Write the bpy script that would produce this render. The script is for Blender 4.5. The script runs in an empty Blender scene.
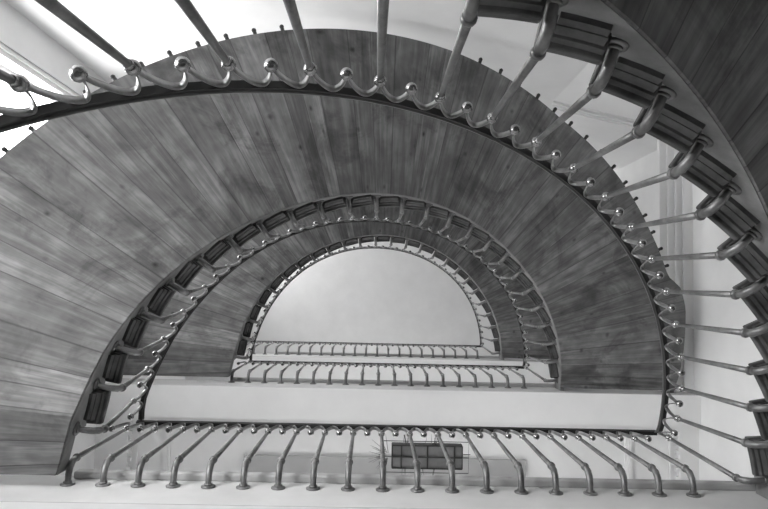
import bpy, math, random
from mathutils import Vector, Matrix, Euler
PI = math.pi
C = bpy.context.scene.collection
rnd = random.Random(7)

# ------------------------------------------------------------------ measures (metres)
CX, CY = 0.103, 0.945            # centre of the half-round well
S = 4.4195                       # storey height
S3 = 3.7556                       # the top storey is lower
N = 24                           # steps in a flight
BASE = 5.05 - 1.1028 + 0.19 - S   # level of the first flight's foot (local z = 0)
CPOL = 1.3271 - CY               # pole of the polar plan curves
RC = (2.0733, .0812, -.0557, .0216, -.0199)     # handrail
FC = (2.1751, .1503, -.0663, .0348, -.0076, .0168, -.007)     # stringer face
YR, YF = 1.0209 - CY, 1.1867 - CY   # landing rail / landing fascia, relative to the well centre
HR = 0.9128                      # handrail height above the tread line
HF = -0.19                       # bracket flange, relative to the tread line
XL, XRT, YT, YB = -3.42, 4.12, -2.58, 3.3   # room walls
ZFLOOR = -0.62
LEV = (BASE, BASE + S, BASE + 2*S, BASE + 2*S + S3)   # storey levels
ZTOP = LEV[3] + 3.35

# ------------------------------------------------------------------ materials (grey scale)
def nt(name):
    m = bpy.data.materials.new(name); m.use_nodes = True
    t = m.node_tree; b = t.nodes['Principled BSDF']
    return m, t, b
def L(t, a, b): t.links.new(a, b)
def noise(t, scale, detail=4, rough=.6, vec=None):
    n = t.nodes.new('ShaderNodeTexNoise'); n.inputs['Scale'].default_value = scale
    n.inputs['Detail'].default_value = detail; n.inputs['Roughness'].default_value = rough
    if vec: L(t, vec, n.inputs['Vector'])
    return n
def ramp(t, fac, stops):
    r = t.nodes.new('ShaderNodeValToRGB')
    while len(r.color_ramp.elements) < len(stops): r.color_ramp.elements.new(.5)
    for e, (p, v) in zip(r.color_ramp.elements, stops):
        e.position = p; e.color = (v, v, v, 1)
    L(t, fac, r.inputs[0]); return r
def math_n(t, op, a, b=None, c=None):
    n = t.nodes.new('ShaderNodeMath'); n.operation = op
    for i, v in enumerate((a, b, c)):
        if v is None: continue
        if isinstance(v, (int, float)): n.inputs[i].default_value = v
        else: L(t, v, n.inputs[i])
    return n.outputs[0]
def bump(t, b, h, dist, strength=.5):
    n = t.nodes.new('ShaderNodeBump'); n.inputs['Distance'].default_value = dist
    n.inputs['Strength'].default_value = strength
    L(t, h, n.inputs['Height']); L(t, n.outputs[0], b.inputs['Normal'])

def mottled(name, lo, hi, scale, rough=.8, metal=0., bumpd=.002, detail=6):
    m, t, b = nt(name)
    tc = t.nodes.new('ShaderNodeTexCoord')
    n = noise(t, scale, detail, .65, tc.outputs['Object'])
    r = ramp(t, n.outputs['Fac'], [(.3, lo), (.7, hi)])
    L(t, r.outputs[0], b.inputs['Base Color'])
    b.inputs['Roughness'].default_value = rough; b.inputs['Metallic'].default_value = metal
    bump(t, b, n.outputs['Fac'], bumpd)
    return m
M = {}
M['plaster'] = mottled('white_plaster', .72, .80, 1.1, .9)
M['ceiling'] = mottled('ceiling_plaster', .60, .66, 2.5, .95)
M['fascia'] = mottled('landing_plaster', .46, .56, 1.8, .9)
M['panel'] = mottled('grey_panel_plaster', .36, .42, 2.0, .9)
M['string'] = mottled('stringer_paint', .11, .27, 3.5, .7)
M['iron'] = mottled('painted_iron', .09, .24, 9, .42, .55, .001)
M['ball'] = mottled('polished_iron', .20, .36, 12, .22, .85, .0005)
M['band'] = mottled('iron_band', .12, .32, 10, .30, .7, .0005)
M['rail'] = mottled('dark_handrail', .018, .035, 8, .38)
M['black'] = mottled('black_iron', .012, .025, 8, .5)
M['dark_glass'] = mottled('smoky_glass', .12, .20, 3, .25)
M['floor'] = mottled('stone_floor', .14, .22, 2.2, .8)

def wood(name, boards, cols, grain=1.0):
    """radial boards around the object's own vertical axis"""
    m, t, b = nt(name)
    tc = t.nodes.new('ShaderNodeTexCoord')
    sx = t.nodes.new('ShaderNodeSeparateXYZ'); L(t, tc.outputs['Object'], sx.inputs[0])
    ang = math_n(t, 'ARCTAN2', sx.outputs[1], sx.outputs[0])
    r = math_n(t, 'SQRT', math_n(t, 'ADD', math_n(t, 'MULTIPLY', sx.outputs[0], sx.outputs[0]),
                                 math_n(t, 'MULTIPLY', sx.outputs[1], sx.outputs[1])))
    # a slight wobble in the board widths
    a = math_n(t, 'MULTIPLY', math_n(t, 'ADD', ang, PI), boards / PI)
    w = noise(t, 1.0, 0, .5); cmb0 = t.nodes.new('ShaderNodeCombineXYZ')
    L(t, math_n(t, 'MULTIPLY', a, .45), cmb0.inputs[0]); L(t, cmb0.outputs[0], w.inputs['Vector'])
    a = math_n(t, 'ADD', a, math_n(t, 'MULTIPLY', w.outputs['Fac'], 1.6))
    idx = math_n(t, 'FLOOR', a); fr = math_n(t, 'FRACT', a)
    wn = t.nodes.new('ShaderNodeTexWhiteNoise'); wn.noise_dimensions = '1D'; L(t, idx, wn.inputs['W'])
    cmb = t.nodes.new('ShaderNodeCombineXYZ')
    L(t, math_n(t, 'MULTIPLY', a, 3.2 * grain), cmb.inputs[0])
    L(t, math_n(t, 'MULTIPLY', r, .9), cmb.inputs[1]); L(t, math_n(t, 'MULTIPLY', idx, 3.7), cmb.inputs[2])
    g = noise(t, 1.7, 6, .58, cmb.outputs[0]); g.inputs['Distortion'].default_value = .6
    cmb2 = t.nodes.new('ShaderNodeCombineXYZ')
    L(t, math_n(t, 'MULTIPLY', a, .55), cmb2.inputs[0])
    L(t, math_n(t, 'MULTIPLY', r, 1.9), cmb2.inputs[1]); L(t, idx, cmb2.inputs[2])
    st = noise(t, 1.9, 3, .55, cmb2.outputs[0])                 # broad stains
    vo = t.nodes.new('ShaderNodeTexVoronoi'); vo.inputs['Scale'].default_value = 1.0
    cmb3 = t.nodes.new('ShaderNodeCombineXYZ')
    L(t, math_n(t, 'MULTIPLY', a, 1.5), cmb3.inputs[0]); L(t, math_n(t, 'MULTIPLY', r, 6.0), cmb3.inputs[1])
    L(t, cmb3.outputs[0], vo.inputs['Vector'])
    vs_n = t.nodes.new('ShaderNodeSeparateColor'); L(t, vo.outputs['Color'], vs_n.inputs[0])
    sel = math_n(t, 'MULTIPLY', math_n(t, 'GREATER_THAN', vs_n.outputs[0], .55), math_n(t, 'ADD', .3, vs_n.outputs[1]))
    kd = math_n(t, 'SUBTRACT', 1.0, math_n(t, 'MULTIPLY', sel, math_n(t, 'MAXIMUM', 0.0, math_n(t, 'SUBTRACT', 1.0, math_n(t, 'MULTIPLY', vo.outputs['Distance'], 4.5)))))
    big = noise(t, 1.7, 5, .7, tc.outputs['Object']); big.inputs['Distortion'].default_value = .8
    stain = ramp(t, big.outputs['Fac'], [(.36, .58), (.48, 1.0)])
    knot = ramp(t, kd, [(0.0, .12), (.9, 1.0)])
    val = math_n(t, 'ADD', math_n(t, 'MULTIPLY', g.outputs['Fac'], .5), math_n(t, 'MULTIPLY', st.outputs['Fac'], .5))
    col = ramp(t, val, [(.30, cols[0]), (.50, cols[1]), (.68, cols[2])])
    edge = math_n(t, 'MINIMUM', fr, math_n(t, 'SUBTRACT', 1.0, fr))
    ed = ramp(t, edge, [(.004, .42), (.026, 1.0)])
    tone = math_n(t, 'ADD', .72, math_n(t, 'MULTIPLY', wn.outputs['Value'], .50))
    def mul(x, y):
        n = t.nodes.new('ShaderNodeMix'); n.data_type = 'RGBA'; n.blend_type = 'MULTIPLY'
        n.inputs[0].default_value = 1; L(t, x, n.inputs[6]); L(t, y, n.inputs[7]); return n.outputs[2]
    c = mul(mul(mul(mul(col.outputs[0], knot.outputs[0]), ed.outputs[0]), tone), stain.outputs[0])
    L(t, c, b.inputs['Base Color']); b.inputs['Roughness'].default_value = .62
    h = math_n(t, 'ADD', math_n(t, 'MULTIPLY', g.outputs['Fac'], .3), ed.outputs[0])
    bump(t, b, h, .006, .6)
    return m
M['wood'] = wood('soffit_boards', 44, (.045, .12, .235))
M['tread'] = mottled('dark_tread_oak', .012, .10, 6, .55)

M['sky'] = []
for e_ in (22, 11, 12, 9):
    m, t, b = nt('bright_sky_glass')
    b.inputs['Base Color'].default_value = (.8, .8, .8, 1)
    b.inputs['Emission Color'].default_value = (1, 1, 1, 1)
    b.inputs['Emission Strength'].default_value = e_
    M['sky'].append(m)
M['fill_rear'] = []  # fill glow for the added openings in the landing wall
for e_ in (.5, 3.0):
    m, t, b = nt('rear_fill_glow')
    b.inputs['Base Color'].default_value = (.8, .8, .8, 1)
    b.inputs['Emission Color'].default_value = (1, 1, 1, 1)
    b.inputs['Emission Strength'].default_value = e_
    M['fill_rear'].append(m)

# ------------------------------------------------------------------ mesh builder
class MB:
    def __init__(s): s.v = []; s.f = []; s.sm = []
    def add(s, vs, fs, smooth=False):
        o = len(s.v); s.v += [tuple(v) for v in vs]
        for f in fs: s.f.append([i + o for i in f]); s.sm.append(smooth)
    def box(s, x0, x1, y0, y1, z0, z1):
        s.add([(x0,y0,z0),(x1,y0,z0),(x1,y1,z0),(x0,y1,z0),(x0,y0,z1),(x1,y0,z1),(x1,y1,z1),(x0,y1,z1)],
              [(3,2,1,0),(4,5,6,7),(0,1,5,4),(1,2,6,5),(2,3,7,6),(3,0,4,7)])
    def tube(s, pts, rad, n=10, caps=True):
        pts = [Vector(p) for p in pts]
        if not isinstance(rad, (list, tuple)): rad = [rad] * len(pts)
        rings = []; ref = None
        for i, p in enumerate(pts):
            d = (pts[min(i+1, len(pts)-1)] - pts[max(i-1, 0)]).normalized()
            if ref is None:
                ref = Vector((0, 0, 1)) if abs(d.z) < .9 else Vector((1, 0, 0))
            u = (ref - d * ref.dot(d)).normalized(); w = d.cross(u); ref = u
            rings.append([p + (u * math.cos(2*PI*j/n) + w * math.sin(2*PI*j/n)) * rad[i] for j in range(n)])
        vs = [v for r in rings for v in r]; fs = []
        for i in range(len(pts) - 1):
            for j in range(n):
                a = i*n+j; b2 = i*n+(j+1) % n
                fs.append((a, b2, b2+n, a+n))
        if caps: fs += [tuple(range(n-1, -1, -1)), tuple(range((len(pts)-1)*n, len(pts)*n))]
        s.add(vs, fs, True)
    def ball(s, c, r, n=12, m_=8, squash=1.0):
        vs = [(c[0], c[1], c[2] - r*squash)]; fs = []
        for i in range(1, m_):
            ph = -PI/2 + PI*i/m_
            for j in range(n):
                th = 2*PI*j/n
                vs.append((c[0]+r*math.cos(ph)*math.cos(th), c[1]+r*math.cos(ph)*math.sin(th), c[2]+r*squash*math.sin(ph)))
        vs.append((c[0], c[1], c[2] + r*squash)); e = len(vs) - 1
        for j in range(n):
            fs.append((0, 1+(j+1) % n, 1+j)); q = 1+(m_-2)*n
            fs.append((e, q+j, q+(j+1) % n))
            for i in range(m_-2):
                a = 1+i*n+j; b2 = 1+i*n+(j+1) % n
                fs.append((a, b2, b2+n, a+n))
        s.add(vs, fs, True)
    def sweep(s, frames, prof, smooth=False, closed=True):
        """frames: list of (origin, side, up); prof: list of (a, b) -> closed section"""
        n = len(prof); vs = []
        for o, u, w in frames:
            for a, b2 in prof: vs.append(Vector(o) + Vector(u)*a + Vector(w)*b2)
        fs = []
        for i in range(len(frames)-1):
            for j in range(n):
                a = i*n+j; b2 = i*n+(j+1) % n
                fs.append((a, b2, b2+n, a+n))
        fs += [tuple(range(n-1, -1, -1)), tuple(range((len(frames)-1)*n, len(frames)*n))]
        s.add(vs, fs, smooth)
    def build(s, name, mat, parent=None, bevel=0):
        me = bpy.data.meshes.new(name); me.from_pydata(s.v, [], s.f)
        me.polygons.foreach_set('use_smooth', s.sm); me.materials.append(mat)
        import bmesh
        bm = bmesh.new(); bm.from_mesh(me); bmesh.ops.recalc_face_normals(bm, faces=bm.faces); bm.to_mesh(me); bm.free()
        me.update()
        o = bpy.data.objects.new(name, me); C.objects.link(o)
        if parent: o.parent = parent
        if bevel:
            md = o.modifiers.new('bevel', 'BEVEL'); md.width = bevel; md.segments = 2; md.limit_method = 'ANGLE'
        return o
def empty(name, loc, label, cat, group=None):
    o = bpy.data.objects.new(name, None); C.objects.link(o); o.location = loc; o.empty_display_size = .2
    o['label'] = label; o['category'] = cat
    if group: o['group'] = group
    return o
def structure(o, label=None):
    o['kind'] = 'structure'
    if label: o['label'] = label
    return o
def copy_tree(root, loc, label):
    def cp(o, parent):
        c = o.copy(); C.objects.link(c); c.parent = parent
        for ch in o.children: cp(ch, c)
        return c
    r = cp(root, None); r.location = loc; r['label'] = label
    return r

# ------------------------------------------------------------------ plan curves (local to the well centre)
KA, KZ = -.05, 23.9
def phi(k): return PI * (1 - (k + 1.7651) / 27.1762)
def polar(c, k):
    t = phi(k); r = sum(c[i] * math.cos(i * t) for i in range(len(c)))
    return Vector((r * math.cos(t), CPOL - r * math.sin(t), 0))
def E(k, c):
    """plan curve c at step position k; straight on beyond both ends"""
    kk = min(max(k, KA), KZ if c is RC else 25.2); p = polar(c, kk)
    p.y += abs(k - kk) * .25
    if c is FC and k < 1.3:                       # the stringer runs out straight to the landing
        q = Vector((-1.862 - (1.0 - k) * .053, -.23 + (1.0 - k) * .25, 0)); w = min(1, (1.3 - k) / .6)
        p = p.lerp(q, w)
    return p
def rad(k):
    p = E(k, FC); return Vector((p.x, min(p.y, .0), 0)).normalized()
ROUT_TAB = [(0, 3.30), (64, 3.34), (100, 3.36), (123, 3.35), (133, 3.41), (150, 3.50), (160, 3.58), (163, 3.72), (167, 3.76), (200, 3.74)]
def F(k, d):
    """stringer face moved outward by d"""
    p = E(k, FC); return p + rad(k) * d
def O(k, d=0):
    """outer edge of the flight, moved outward by d"""
    u = rad(k); a = 180 - math.degrees(math.atan2(abs(u.y), u.x))
    for (a0, r0), (a1, r1) in zip(ROUT_TAB, ROUT_TAB[1:]):
        if a <= a1: r = r0 + (r1-r0)*(a-a0)/(a1-a0); break
    p = u * (r + d); p.y += max(0, E(k, FC).y); return p
SF = S
def zt(k):                                        # tread line: bar k stands at k + .42
    if k < .42: return .02
    if k < 2.42: return .02 + (SF * (2.42 - .793) / N - .02) * (k - .42) / 2
    return SF * (k - .793) / N
KB = .42

# ------------------------------------------------------------------ a curved flight
def make_flight():
    root = empty('stair_flight', (CX, CY, BASE), '', 'stair flight', 'half-round wooden stair flights one above another')
    K0, K1 = -1.5, 24.75
    def zk(k): return zt(min(max(k, .72), 24.6))
    mb = MB(); ks = [K0 + i * (K1 - K0) / 150 for i in range(151)]; nr = 10
    grid = []
    for k in ks:
        a, b_ = F(k, .004), O(k)
        z = zk(k) + HF - .15
        grid.append([Vector((a.x + (b_.x-a.x)*j/nr, a.y + (b_.y-a.y)*j/nr, z)) for j in range(nr+1)])
    for r in grid:
        for p in r: p.y = min(p.y, (.165 if p.x < 0 else YF + .002))
    vs = [p for r in grid for p in r] + [p + Vector((0, 0, .03)) for r in grid for p in r]
    n1 = nr + 1; T = len(ks) * n1; fs = []
    for i in range(len(ks)-1):
        for j in range(nr):
            a = i*n1+j; fs.append((a, a+1, a+n1+1, a+n1)); fs.append((T+a, T+a+n1, T+a+n1+1, T+a+1))
        a = i*n1; fs.append((a, a+n1, T+a+n1, T+a)); a = i*n1+nr; fs.append((a, T+a, T+a+n1, a+n1))
    for base_i in (0, (len(ks)-1)*n1):
        for j in range(nr): fs.append((base_i+j, base_i+j+1, T+base_i+j+1, T+base_i+j))
    mb.add(vs, fs, False); mb.build('soffit', M['wood'], root)
    # cut stringers, inner and outer
    for name, inner in (('stringer', True), ('outer_stringer', False)):
        mb = MB()
        for k in range(-2, N + 1):
            k0, k1 = k + KB - .05, k + KB + .95
            k0 = max(k0, K0); k1 = min(k1, 25)
            if k1 <= k0: continue
            top = zt(k + KB) + .14 + HF
            if k < 0: top = zt(KB) - .17
            q = 6; vs = []; fs = []
            for i in range(q+1):
                kk = k0 + (k1-k0)*i/q
                if inner: a, c = F(kk, 0), F(kk, .05)
                else: a, c = O(kk, -.05), O(kk, -.004)
                zb = zk(kk) + HF - .132
                for p in (a, c):
                    y = min(p.y, .167 if p.x < 0 else YF)
                    vs.append((p.x, y, zb)); vs.append((p.x, y, max(top, zb + .02)))
            for i in range(q):
                o = i*4
                fs += [(o, o+4, o+5, o+1), (o+2, o+3, o+7, o+6), (o+1, o+5, o+7, o+3), (o, o+2, o+6, o+4)]
            fs += [(0, 1, 3, 2), (q*4, q*4+2, q*4+3, q*4+1)]
            mb.add(vs, fs)
        mb.build(name, M['string'] if inner else M['tread'], root)
    def sector(mb, k0, k1, fa, fc, z0, z1, q=6, taper=0):
        vs = []; fs = []
        for i in range(q+1):
            kk = k0 + (k1-k0)*i/q
            a = fa(kk); at = a - rad(kk) * taper; c = fc(kk)
            vs += [(a.x, a.y, z0), (at.x, at.y, z1), (c.x, c.y, z0), (c.x, c.y, z1)]
        for i in range(q):
            o = i*4
            fs += [(o, o+4, o+5, o+1), (o+2, o+3, o+7, o+6), (o+1, o+5, o+7, o+3), (o, o+2, o+6, o+4)]
        fs += [(0, 1, 3, 2), (q*4, q*4+2, q*4+3, q*4+1)]
        mb.add(vs, fs)
    for k in range(N):
        z = zt(k + KB); kb = k + KB
        mb = MB(); sector(mb, kb - .0, kb + .90, lambda q_: F(q_, -.088), lambda q_: O(q_, -.002), z - .042, z)
        tr = mb.build('tread', M['tread'], root, .008)
        mb = MB()
        sector(mb, kb + .16, kb + .80, lambda q_: F(q_, -.020), lambda q_: F(q_, .03), z - .118, z - .092, taper=.010)
        sector(mb, kb + .12, kb + .82, lambda q_: F(q_, -.034), lambda q_: F(q_, .03), z - .092, z - .066, taper=.016)
        sector(mb, kb + .05, kb + .86, lambda q_: F(q_, -.060), lambda q_: F(q_, .03), z - .064, z - .042, taper=.008)
        mb.build('moulding', M['tread'], tr)
        mb = MB(); sector(mb, kb - .03, kb + .08, lambda q_: F(q_, .052), lambda q_: O(q_, -.06), z - .16 if k else z - .1, z - .042, 2)
        mb.build('riser', M['tread'], root)
    # short iron pegs along the outer edge
    for i in range(2, 46):
        kk = .25 + i * .5
        u = rad(kk); d = 180 - math.degrees(math.atan2(abs(u.y), u.x))
        if 76 < d < 103 or d > 159: continue
        a = O(kk, -.02); c = O(kk, .06)
        z = zt(kk) + HF - .09
        mb = MB(); mb.tube([(a.x, a.y, z), (c.x, c.y, z)], .017, 8)
        mb.ball((c.x, c.y, z), .021, 8, 6)
        mb.build('support_peg', M['black'], root)
    return root

# ------------------------------------------------------------------ balusters and rails
def add_bar(root, foot, out, elbow_in, ball):
    """foot: point on the face; out: unit vector pointing from the face into the well"""
    f = Vector(foot); o = Vector(out)
    mb = MB()
    e = f + o * elbow_in
    j = Vector((e.x, e.y, f.z + .105))
    path = [f, f + o*.03 + Vector((0, 0, .002)), f + o*(elbow_in*.45) + Vector((0, 0, .006)),
            f + o*(elbow_in*.72) + Vector((0, 0, .02)), f + o*(elbow_in*.93) + Vector((0, 0, .05)), j]
    mb.tube(path, [.017, .018, .019, .020, .0205, .018], 10)
    b_ = Vector(ball)
    mb.tube([j - Vector((0, 0, .01)), j + (b_-j)*.5, b_], [.0165, .0145, .0115], 10)
    bar = mb.build('baluster', M['iron'], root)
    mb = MB(); mb.tube([f - o*.002, f + o*.008, f + o*.012], [.043, .043, .032], 16)
    mb.tube([f + o*.012, f + o*.022], [.027, .025], 12)
    mb.build('flange', M['iron'], bar)
    mb = MB(); d = (b_-j).normalized()
    mb.tube([j - d*.012, j - d*.006, j + d*.006, j + d*.012], [.02, .025, .025, .019], 12)
    mb.ball(j + o*.012, .012, 8, 6)
    mb.build('collar', M['iron'], bar)
    mb = MB(); mb.ball(b_, .0245); mb.tube([b_ - d*.045, b_ - d*.022], [.014, .016], 10)
    mb.build('ball', M['ball'], bar)

RAILPROF = [(.002, .0), (.0, .010), (.003, .026), (.012, .034), (.030, .034), (.039, .026), (.042, .010), (.040, .0)]
BANDPROF = [(.007, -.018), (.007, -.001), (.036, -.001), (.036, -.018)]
DROP = .215
def add_rail(root, P, span, balls, side):
    """P(s) -> point on the rail, s in span; balls: s of each scallop end; side(s) -> unit vector outward"""
    n = int(abs(span[1]-span[0]) * 5) + 2
    fr = []
    for i in range(n):
        s = span[0] + (span[1]-span[0])*i/(n-1); fr.append((P(s), side(s), Vector((0, 0, 1))))
    mb = MB(); mb.sweep(fr, RAILPROF, True); mb.build('handrail', M['rail'], root)
    mb = MB(); mb.sweep(fr, BANDPROF); mb.build('rail_band', M['black'], root)
    # scalloped iron strip hanging under the rail from ball to ball
    mb = MB()
    for i in range(len(balls)-1):
        s0, s1 = balls[i], balls[i+1]; fr = []; q = 14
        for j in range(q+1):
            u = j/q; s = s0 + (s1-s0)*u
            h = -DROP + (DROP - .0225) * (math.sin(PI*u) ** .75)
            p = P(s) + Vector((0, 0, h)) + side(s) * .022
            fr.append(p)
        frames = []
        for j, p in enumerate(fr):
            d = (fr[min(j+1, q)] - fr[max(j-1, 0)]).normalized()
            sd = side(s0 + (s1-s0)*j/q); up = d.cross(sd).normalized()
            frames.append((p, sd, up))
        mb.sweep(frames, [(-.0125, -.0025), (.0125, -.0025), (.0125, .0025), (-.0125, .0025)], True)
    mb.build('scalloped_band', M['band'], root)

def ball_point(P, side, s): return P(s) + side(s)*.022 + Vector((0, 0, -DROP))

def make_curved_railing():
    root = empty('stair_railing', (CX, CY, BASE), '', 'stair railing', 'half-round railings of the stair flights')
    def P(k):
        e = E(k, RC); return Vector((e.x, min(e.y, YR), HR + min(max(zt(k), 0), SF)))
    def side(k):
        k = min(max(k, -.3), 23.9)
        d = (polar(RC, k + .05) - polar(RC, k - .05)).normalized()
        return Vector((d.y, -d.x, 0))
    # outward = away from the centre
    def outw(k):
        s = side(k); p = P(k)
        return s if s.dot(Vector((p.x, p.y - .0, 0))) > 0 else -s
    balls = [KB - .5 + .5*i for i in range(2*N + 2)]
    add_rail(root, P, (-.62, 24.25), balls, outw)
    for k in range(N + 1):
        kk = k + KB; f = E(kk, FC); f.z = zt(kk) + HF
        n = -outw(kk)
        add_bar(root, f, n, .13, ball_point(P, outw, kk))
    mb = MB()
    for s in balls:
        if abs(((s - KB) % 1) - .5) < .1:
            b_ = ball_point(P, outw, s); o = mb; m2 = MB(); m2.ball(b_, .0245)
            m2.tube([b_ + Vector((0, 0, .02)), b_ + Vector((0, 0, .034))], [.013, .010], 10)
            m2.build('ball', M['ball'], root)
    return root
def make_landing_railing(first=0):
    root = empty('landing_railing', (CX, CY, BASE + S), '', 'landing railing', 'straight railings along the stair landings')
    x0, dx = -1.815 - CX, .2103
    xl, xr = polar(RC, KA).x, polar(RC, KZ).x
    def P(s): return Vector((x0 + dx*s, YR, HR))
    def outw(s): return Vector((0, 1, 0))
    balls = [first - .5 + .5*i for i in range(2*(19 - first) + 1)]
    add_rail(root, P, ((xl - x0)/dx - .22 + first, (xr - x0)/dx + .26), balls, outw)
    for i in range(first, 19):
        add_bar(root, Vector((x0 + dx*i, YF, HF)), Vector((0, -1, 0)), .135, ball_point(P, outw, i))
    for s in balls:
        if abs((s % 1) - .5) < .1:
            b_ = ball_point(P, outw, s); m2 = MB(); m2.ball(b_, .0245)
            m2.tube([b_ + Vector((0, 0, .02)), b_ + Vector((0, 0, .034))], [.013, .010], 10)
            m2.build('ball', M['ball'], root)
    return root
def make_landing():
    root = empty('stair_landing', (CX, CY, BASE + S), '', 'landing', 'straight stair landings')
    xa, xb = XL - CX, XRT - CX
    yb = YB - CY
    zb = -.505
    mb = MB(); mb.box(xa, xb, YF + .004, YF + .40, zb, -.02); mb.build('front_beam', M['plaster'], root)
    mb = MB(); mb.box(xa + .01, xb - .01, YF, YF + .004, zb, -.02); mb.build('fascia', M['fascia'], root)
    mb = MB(); mb.box(xa, xb, YF + .40, yb, zb + .12, -.02); mb.build('slab', M['plaster'], root)
    mb = MB(); mb.box(-1.94, 2.40, YF - .045, YF + .004, -.075, -.004)
    mb.build('nosing', M['panel'], root, .012)
    mb = MB(); mb.box(xa, xb, YF + .01, yb, -.02, 0); mb.build('floor_boards', M['tread'], root)
    # dentil cornice round the underside
    def cornice(x0, x1, y0, y1, along):
        mb = MB()
        if along == 'x':
            mb.box(x0, x1, y0, y1, zb + .06, zb + .121)
            n = int((x1-x0)/.075)
            for i in range(n):
                a = x0 + .075*i + .02; mb.box(a, a + .035, y1, y1 + .035, zb + .07, zb + .121)
            mb.box(x0, x1, y1 + .07, y1 + .095, zb + .105, zb + .121)
        else:
            mb.box(x0, x1, y0, y1, zb + .06, zb + .121)
            n = int((y1-y0)/.11); c = x1 if x0 < 0 else x0 - .04
            for i in range(n):
                a = y0 + .11*i + .02; mb.box(c, c + .04, a, a + .05, zb + .07, zb + .121)
            c2 = x1 + .08 if x0 < 0 else x0 - .11
            mb.box(c2, c2 + .03, y0, y1, zb + .10, zb + .121)
        return mb
    cornice(xa, xb, YF + .40, YF + .46, 'x').build('cornice', M['plaster'], root)
    cornice(xa, xa + .40, YF + .46, yb, 'y').build('cornice', M['plaster'], root)
    cornice(xb - .24, xb, YF + .46, yb, 'y').build('cornice', M['plaster'], root)
    for x in (-2.7, 3.10):
        mb = MB(); mb.box(x, x + .10, YF + .56, yb, zb + .09, zb + .121)
        mb.box(x + .03, x + .07, YF + .56, yb, zb + .07, zb + .09)
        mb.build('ceiling_moulding', M['plaster'], root)
    # sunk grey panel in the underside
    mb = MB(); mb.box(-1.68, 1.84, YF + .86, yb - .1, zb + .07, zb + .121); mb.build('ceiling_panel', M['panel'], root)
    return root

fl = make_flight(); fl['label'] = 'lowest half-round wooden stair flight, its treads and stringer along the right edge'
copy_tree(fl, (CX, CY, LEV[1]), 'middle half-round wooden stair flight whose wide boarded underside fills the centre')
cr = make_curved_railing(); cr['label'] = 'nearest curved iron railing, largest arch, long rods and bright balls'
copy_tree(cr, (CX, CY, LEV[1]), 'middle curved iron railing on the inner edge of the wide boarded flight')
SF = S3
ft = make_flight(); ft.location.z = LEV[2]; ft['label'] = 'topmost and smallest half-round wooden stair flight, curving round the pale ceiling'
ct = make_curved_railing(); ct.location.z = LEV[2]; ct['label'] = 'smallest, highest curved railing arching over the pale ceiling'
SF = S
lr = make_landing_railing(); lr['label'] = 'nearest straight iron railing with nineteen bent rods along the bottom of the picture'
copy_tree(lr, (CX, CY, LEV[2]), 'middle straight iron railing, along the second landing')
lt = make_landing_railing(-4); lt.location.z = LEV[3]; lt['label'] = 'highest and smallest straight railing, under the pale half-round ceiling'
ld = make_landing(); ld['label'] = 'lowest white plastered landing, along the bottom edge of the picture'
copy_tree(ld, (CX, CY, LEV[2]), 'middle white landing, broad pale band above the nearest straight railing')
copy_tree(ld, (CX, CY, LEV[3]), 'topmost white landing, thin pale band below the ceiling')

# ------------------------------------------------------------------ hanging lantern below the second landing
lz = 7.1
lx0, lx1, ly0, ly1 = .235, 1.0, 1.650, 1.895
ln = empty('hanging_lantern', ((lx0+lx1)/2, (ly0+ly1)/2, lz), 'dark rectangular hanging lantern with black grid and thin wire frame, behind the nearest straight railing', 'lantern')
hw, hd = (lx1-lx0)/2, (ly1-ly0)/2
mb = MB(); mb.box(-hw, hw, -hd, hd, 0, .10); mb.build('glass', M['dark_glass'], ln)
mb = MB()
for x in (-hw + .10, -hw + .385, -hw + .68): mb.box(x - .008, x + .008, -hd, hd, -.012, 0)
mb.box(-hw, hw, -.006, .006, -.014, 0)
mb.box(-hw, hw, -hd - .006, -hd + .006, -.012, .11); mb.box(-hw, hw, hd - .006, hd + .006, -.012, .11)
mb.box(-hw - .006, -hw + .006, -hd, hd, -.012, .11); mb.box(hw - .006, hw + .006, -hd, hd, -.012, .11)
mb.build('grid', M['black'], ln)
mb = MB(); fx, fy = hw + .07, hd + .045
mb.tube([(-fx-.06, -fy, 0), (fx, -fy, 0), (fx, fy, 0), (-fx-.06, fy, 0), (-fx-.06, -fy, 0)], .0045, 6)
mb.tube([(-fx-.06, 0, -.004), (fx, 0, -.004)], .004, 6)
mb.tube([(fx-.06, -.035, -.004), (fx+.02, -.035, -.004)], .004, 6)
mb.build('wire_frame', M['black'], ln)
mb = MB(); zc = LEV[2] - .39 - lz
for x in (-.2, .2): mb.tube([(x, 0, .10), (x, 0, zc)], .008, 8)
mb.build('hanger', M['black'], ln)
mb = MB()
for i in range(26):
    a = math.radians(rnd.uniform(95, 265)); l0 = rnd.uniform(.02, .07); l1 = rnd.uniform(.13, .24)
    cx_, cy_ = -hw - .04, rnd.uniform(-.02, .02)
    pts = [(cx_ + math.cos(a)*r_, cy_ + math.sin(a)*r_, .02 + .04*math.sin(r_*9)) for r_ in (l0, (l0+l1)/2, l1)]
    mb.tube(pts, [.004, .0035, .0015], 5); mb.build('wire', M['iron'], ln); mb = MB()
for cx2, n in ((-.26, 6), (.12, 7), (.0, 4)):
    for i in range(n):
        x = cx2 + rnd.uniform(-.05, .05); s_ = 1 if i % 2 else -1
        mb.tube([(x, s_*hd, .02), (x + rnd.uniform(-.03, .03), s_*(hd + rnd.uniform(.08, .16)), .03)], [.004, .0015], 5)
        mb.build('wire', M['iron'], ln); mb = MB()

# ------------------------------------------------------------------ the stair hall
WT = .3
zlo, zhi = ZFLOOR, ZTOP
win_z = [(LEV[0] + .3, LEV[0] + 3.2), (LEV[1] + .75, LEV[1] + 3.2), (LEV[2] + .7, LEV[2] + 2.7), (LEV[3] + .7, LEV[3] + 2.8)]
wy0, wy1 = -2.08, -.35
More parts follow.
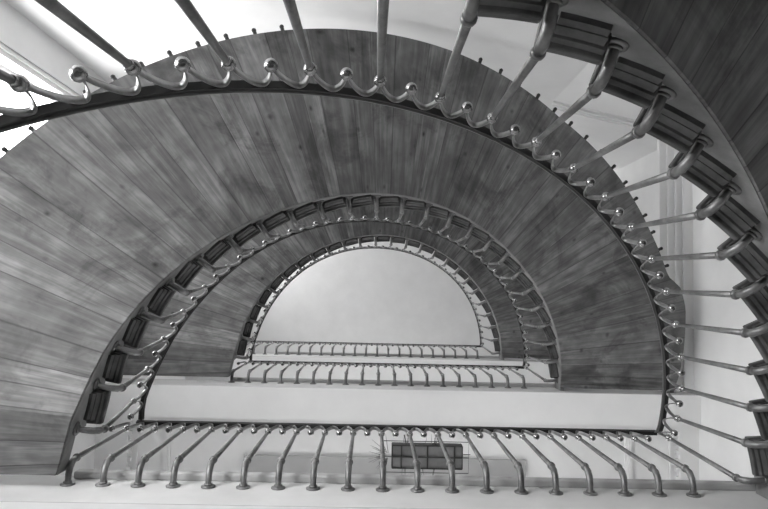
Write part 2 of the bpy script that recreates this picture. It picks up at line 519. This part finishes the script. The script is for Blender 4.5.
# left wall with one tall window per storey
mb = MB()
mb.box(XL - WT, XL, YT, wy0, zlo, zhi); mb.box(XL - WT, XL, wy1, YB, zlo, zhi)
zz = zlo
for a, c in win_z:
    mb.box(XL - WT, XL, wy0, wy1, zz, a); zz = c
mb.box(XL - WT, XL, wy0, wy1, zz, zhi)
structure(mb.build('wall_left', M['plaster']))
for i, (a, c) in enumerate(win_z):
    w = MB(); w.box(XL - .24, XL - .16, wy0, wy0 + .05, a, c); w.box(XL - .24, XL - .16, wy1 - .05, wy1, a, c)
    w.box(XL - .24, XL - .16, wy0, wy1, a, a + .05); w.box(XL - .24, XL - .16, wy0, wy1, c - .05, c)
    fr = structure(w.build('window_%d' % (i+1), M['plaster']))
    g = MB(); g.box(XL - .205, XL - .195, wy0 + .04, wy1 - .04, a + .04, c - .04); g.build('pane', M['sky'][i], fr)
    g = MB()
    for dy in (-.13, -.08): g.box(XL - .005, XL + .022, wy0 + dy, wy0 + dy + .03, a - .1, c + .1)
    for dy in (.06, .11): g.box(XL - .005, XL + .022, wy1 + dy, wy1 + dy + .03, a - .1, c + .1)
    g.build('architrave', M['plaster'], fr)
mb = MB(); mb.box(XRT, XRT + WT, YT, YB, zlo, zhi); structure(mb.build('wall_right', M['plaster']))
mb = MB(); mb.box(XL - WT, XRT + WT, YT - WT, YT, zlo, zhi); structure(mb.build('wall_front', M['plaster']))
# landing wall, out of view, with an added fill-light opening per storey
mb = MB(); bx0, bx1 = -1.5, 1.8
mb.box(XL - WT, bx0, YB, YB + WT, zlo, zhi); mb.box(bx1, XRT + WT, YB, YB + WT, zlo, zhi)
zz = zlo; bz = [(LEV[n] + .7, LEV[n] + 2.9) for n in range(4)]
for a, c in bz:
    mb.box(bx0, bx1, YB, YB + WT, zz, a); zz = c
mb.box(bx0, bx1, YB, YB + WT, zz, zhi)
structure(mb.build('wall_back', M['plaster']))
for i, (a, c) in enumerate(bz):
    w = MB(); y = YB + .16
    for x in (bx0, (bx0+bx1)/2 - .03, bx1 - .06): w.box(x, x + .06, y, y + .08, a, c)
    w.box(bx0, bx1, y, y + .08, a, a + .06); w.box(bx0, bx1, y, y + .08, c - .06, c)
    fr = structure(w.build('window_%d' % (i+5), M['plaster']))  # invented window, never in view, added to light the hall from the landing side
    g = MB(); g.box(bx0 + .03, bx1 - .03, y + .035, y + .045, a + .03, c - .03); g.build('pane', M['fill_rear'][min(i, 1)], fr)
mb = MB(); mb.box(XL - WT, XRT + WT, YT - WT, YB + WT, zhi, zhi + .2); structure(mb.build('ceiling', M['ceiling']))
mb = MB(); mb.box(XL - WT, XRT + WT, YT - WT, YB + WT, zlo - .2, zlo); structure(mb.build('floor', M['floor']))
# cornice lines high on the side and front walls, at the level of each landing's underside
ti = 1
for z in (LEV[2] - .42, LEV[3] - .42):
    mb = MB()
    y0, y1 = -2.15, YF + CY - .01
    mb.box(XRT - .42, XRT, y0, y1, z + .13, z + .19)
    for x, w_, d in ((3.70, .03, .012), (3.80, .03, .02), (3.90, .03, .025), (4.0, .12, .04)):
        mb.box(x, x + w_, y0, y1, z + .13 - d, z + .13)
    structure(mb.build('trim_%d' % ti, M['plaster'])); ti += 1
    # slanted corner bulkhead with its mouldings
    p0, p1 = Vector((2.3, YT, 0)), Vector((XRT, -2.20, 0))
    d = (p1-p0).normalized(); nrm = Vector((-d.y, d.x, 0))
    mb = MB()
    for off, w_, dz in ((0, .022, .11), (.045, .02, .13), (.085, .015, .142)):
        a = p0 + nrm*off; c = p1 + nrm*off
        vs = [a, c, c + nrm*w_, a + nrm*w_]
        vs = [(v.x, v.y, z + dz) for v in vs] + [(v.x, v.y, z + .16) for v in vs]
        mb.add(vs, [(0,1,2,3),(4,5,6,7),(0,1,5,4),(1,2,6,5),(2,3,7,6),(3,0,4,7)])
    zb_, zt_ = (ZFLOOR, z + .16) if ti < 3 else (LEV[2] - .26, ZTOP)
    vs = [(p0.x, p0.y, zb_), (p1.x, p1.y, zb_), (XRT, YT, zb_)]
    vs += [(a_, b_, zt_) for a_, b_, _ in vs]
    mb.add(vs, [(0,1,2),(3,4,5),(0,1,4,3),(1,2,5,4),(2,0,3,5)])
    structure(mb.build('trim_%d' % ti, M['plaster'])); ti += 1

# ------------------------------------------------------------------ camera: on the floor, looking straight up
def rot(a, b, c):
    Rz = Matrix.Rotation(c, 3, 'Z'); Rx = Matrix.Rotation(a, 3, 'X'); Ry = Matrix.Rotation(b, 3, 'Y')
    return Rz @ Rx @ Ry
R = rot(-.0608, -.0137, .0221)        # world -> (image right, image down, forward)
right, down, fwd = R[0], R[1], R[2]
cm = Matrix((right, -down, -fwd)).transposed()
cam = bpy.data.cameras.new('camera'); co = bpy.data.objects.new('camera', cam); C.objects.link(co)
cam.sensor_width = 36; cam.lens = 640 / 768 * 36; cam.clip_start = .02; cam.clip_end = 200
co.matrix_world = cm.to_4x4()
bpy.context.scene.camera = co

w = bpy.data.worlds.new('world'); bpy.context.scene.world = w; w.use_nodes = True
w.node_tree.nodes['Background'].inputs[0].default_value = (.8, .8, .8, 1)
w.node_tree.nodes['Background'].inputs[1].default_value = .5
vs_ = bpy.context.scene.view_settings
vs_.view_transform = 'Standard'; vs_.look = 'None'; vs_.gamma = 1; vs_.use_curve_mapping = False
vs_.exposure = 0.0
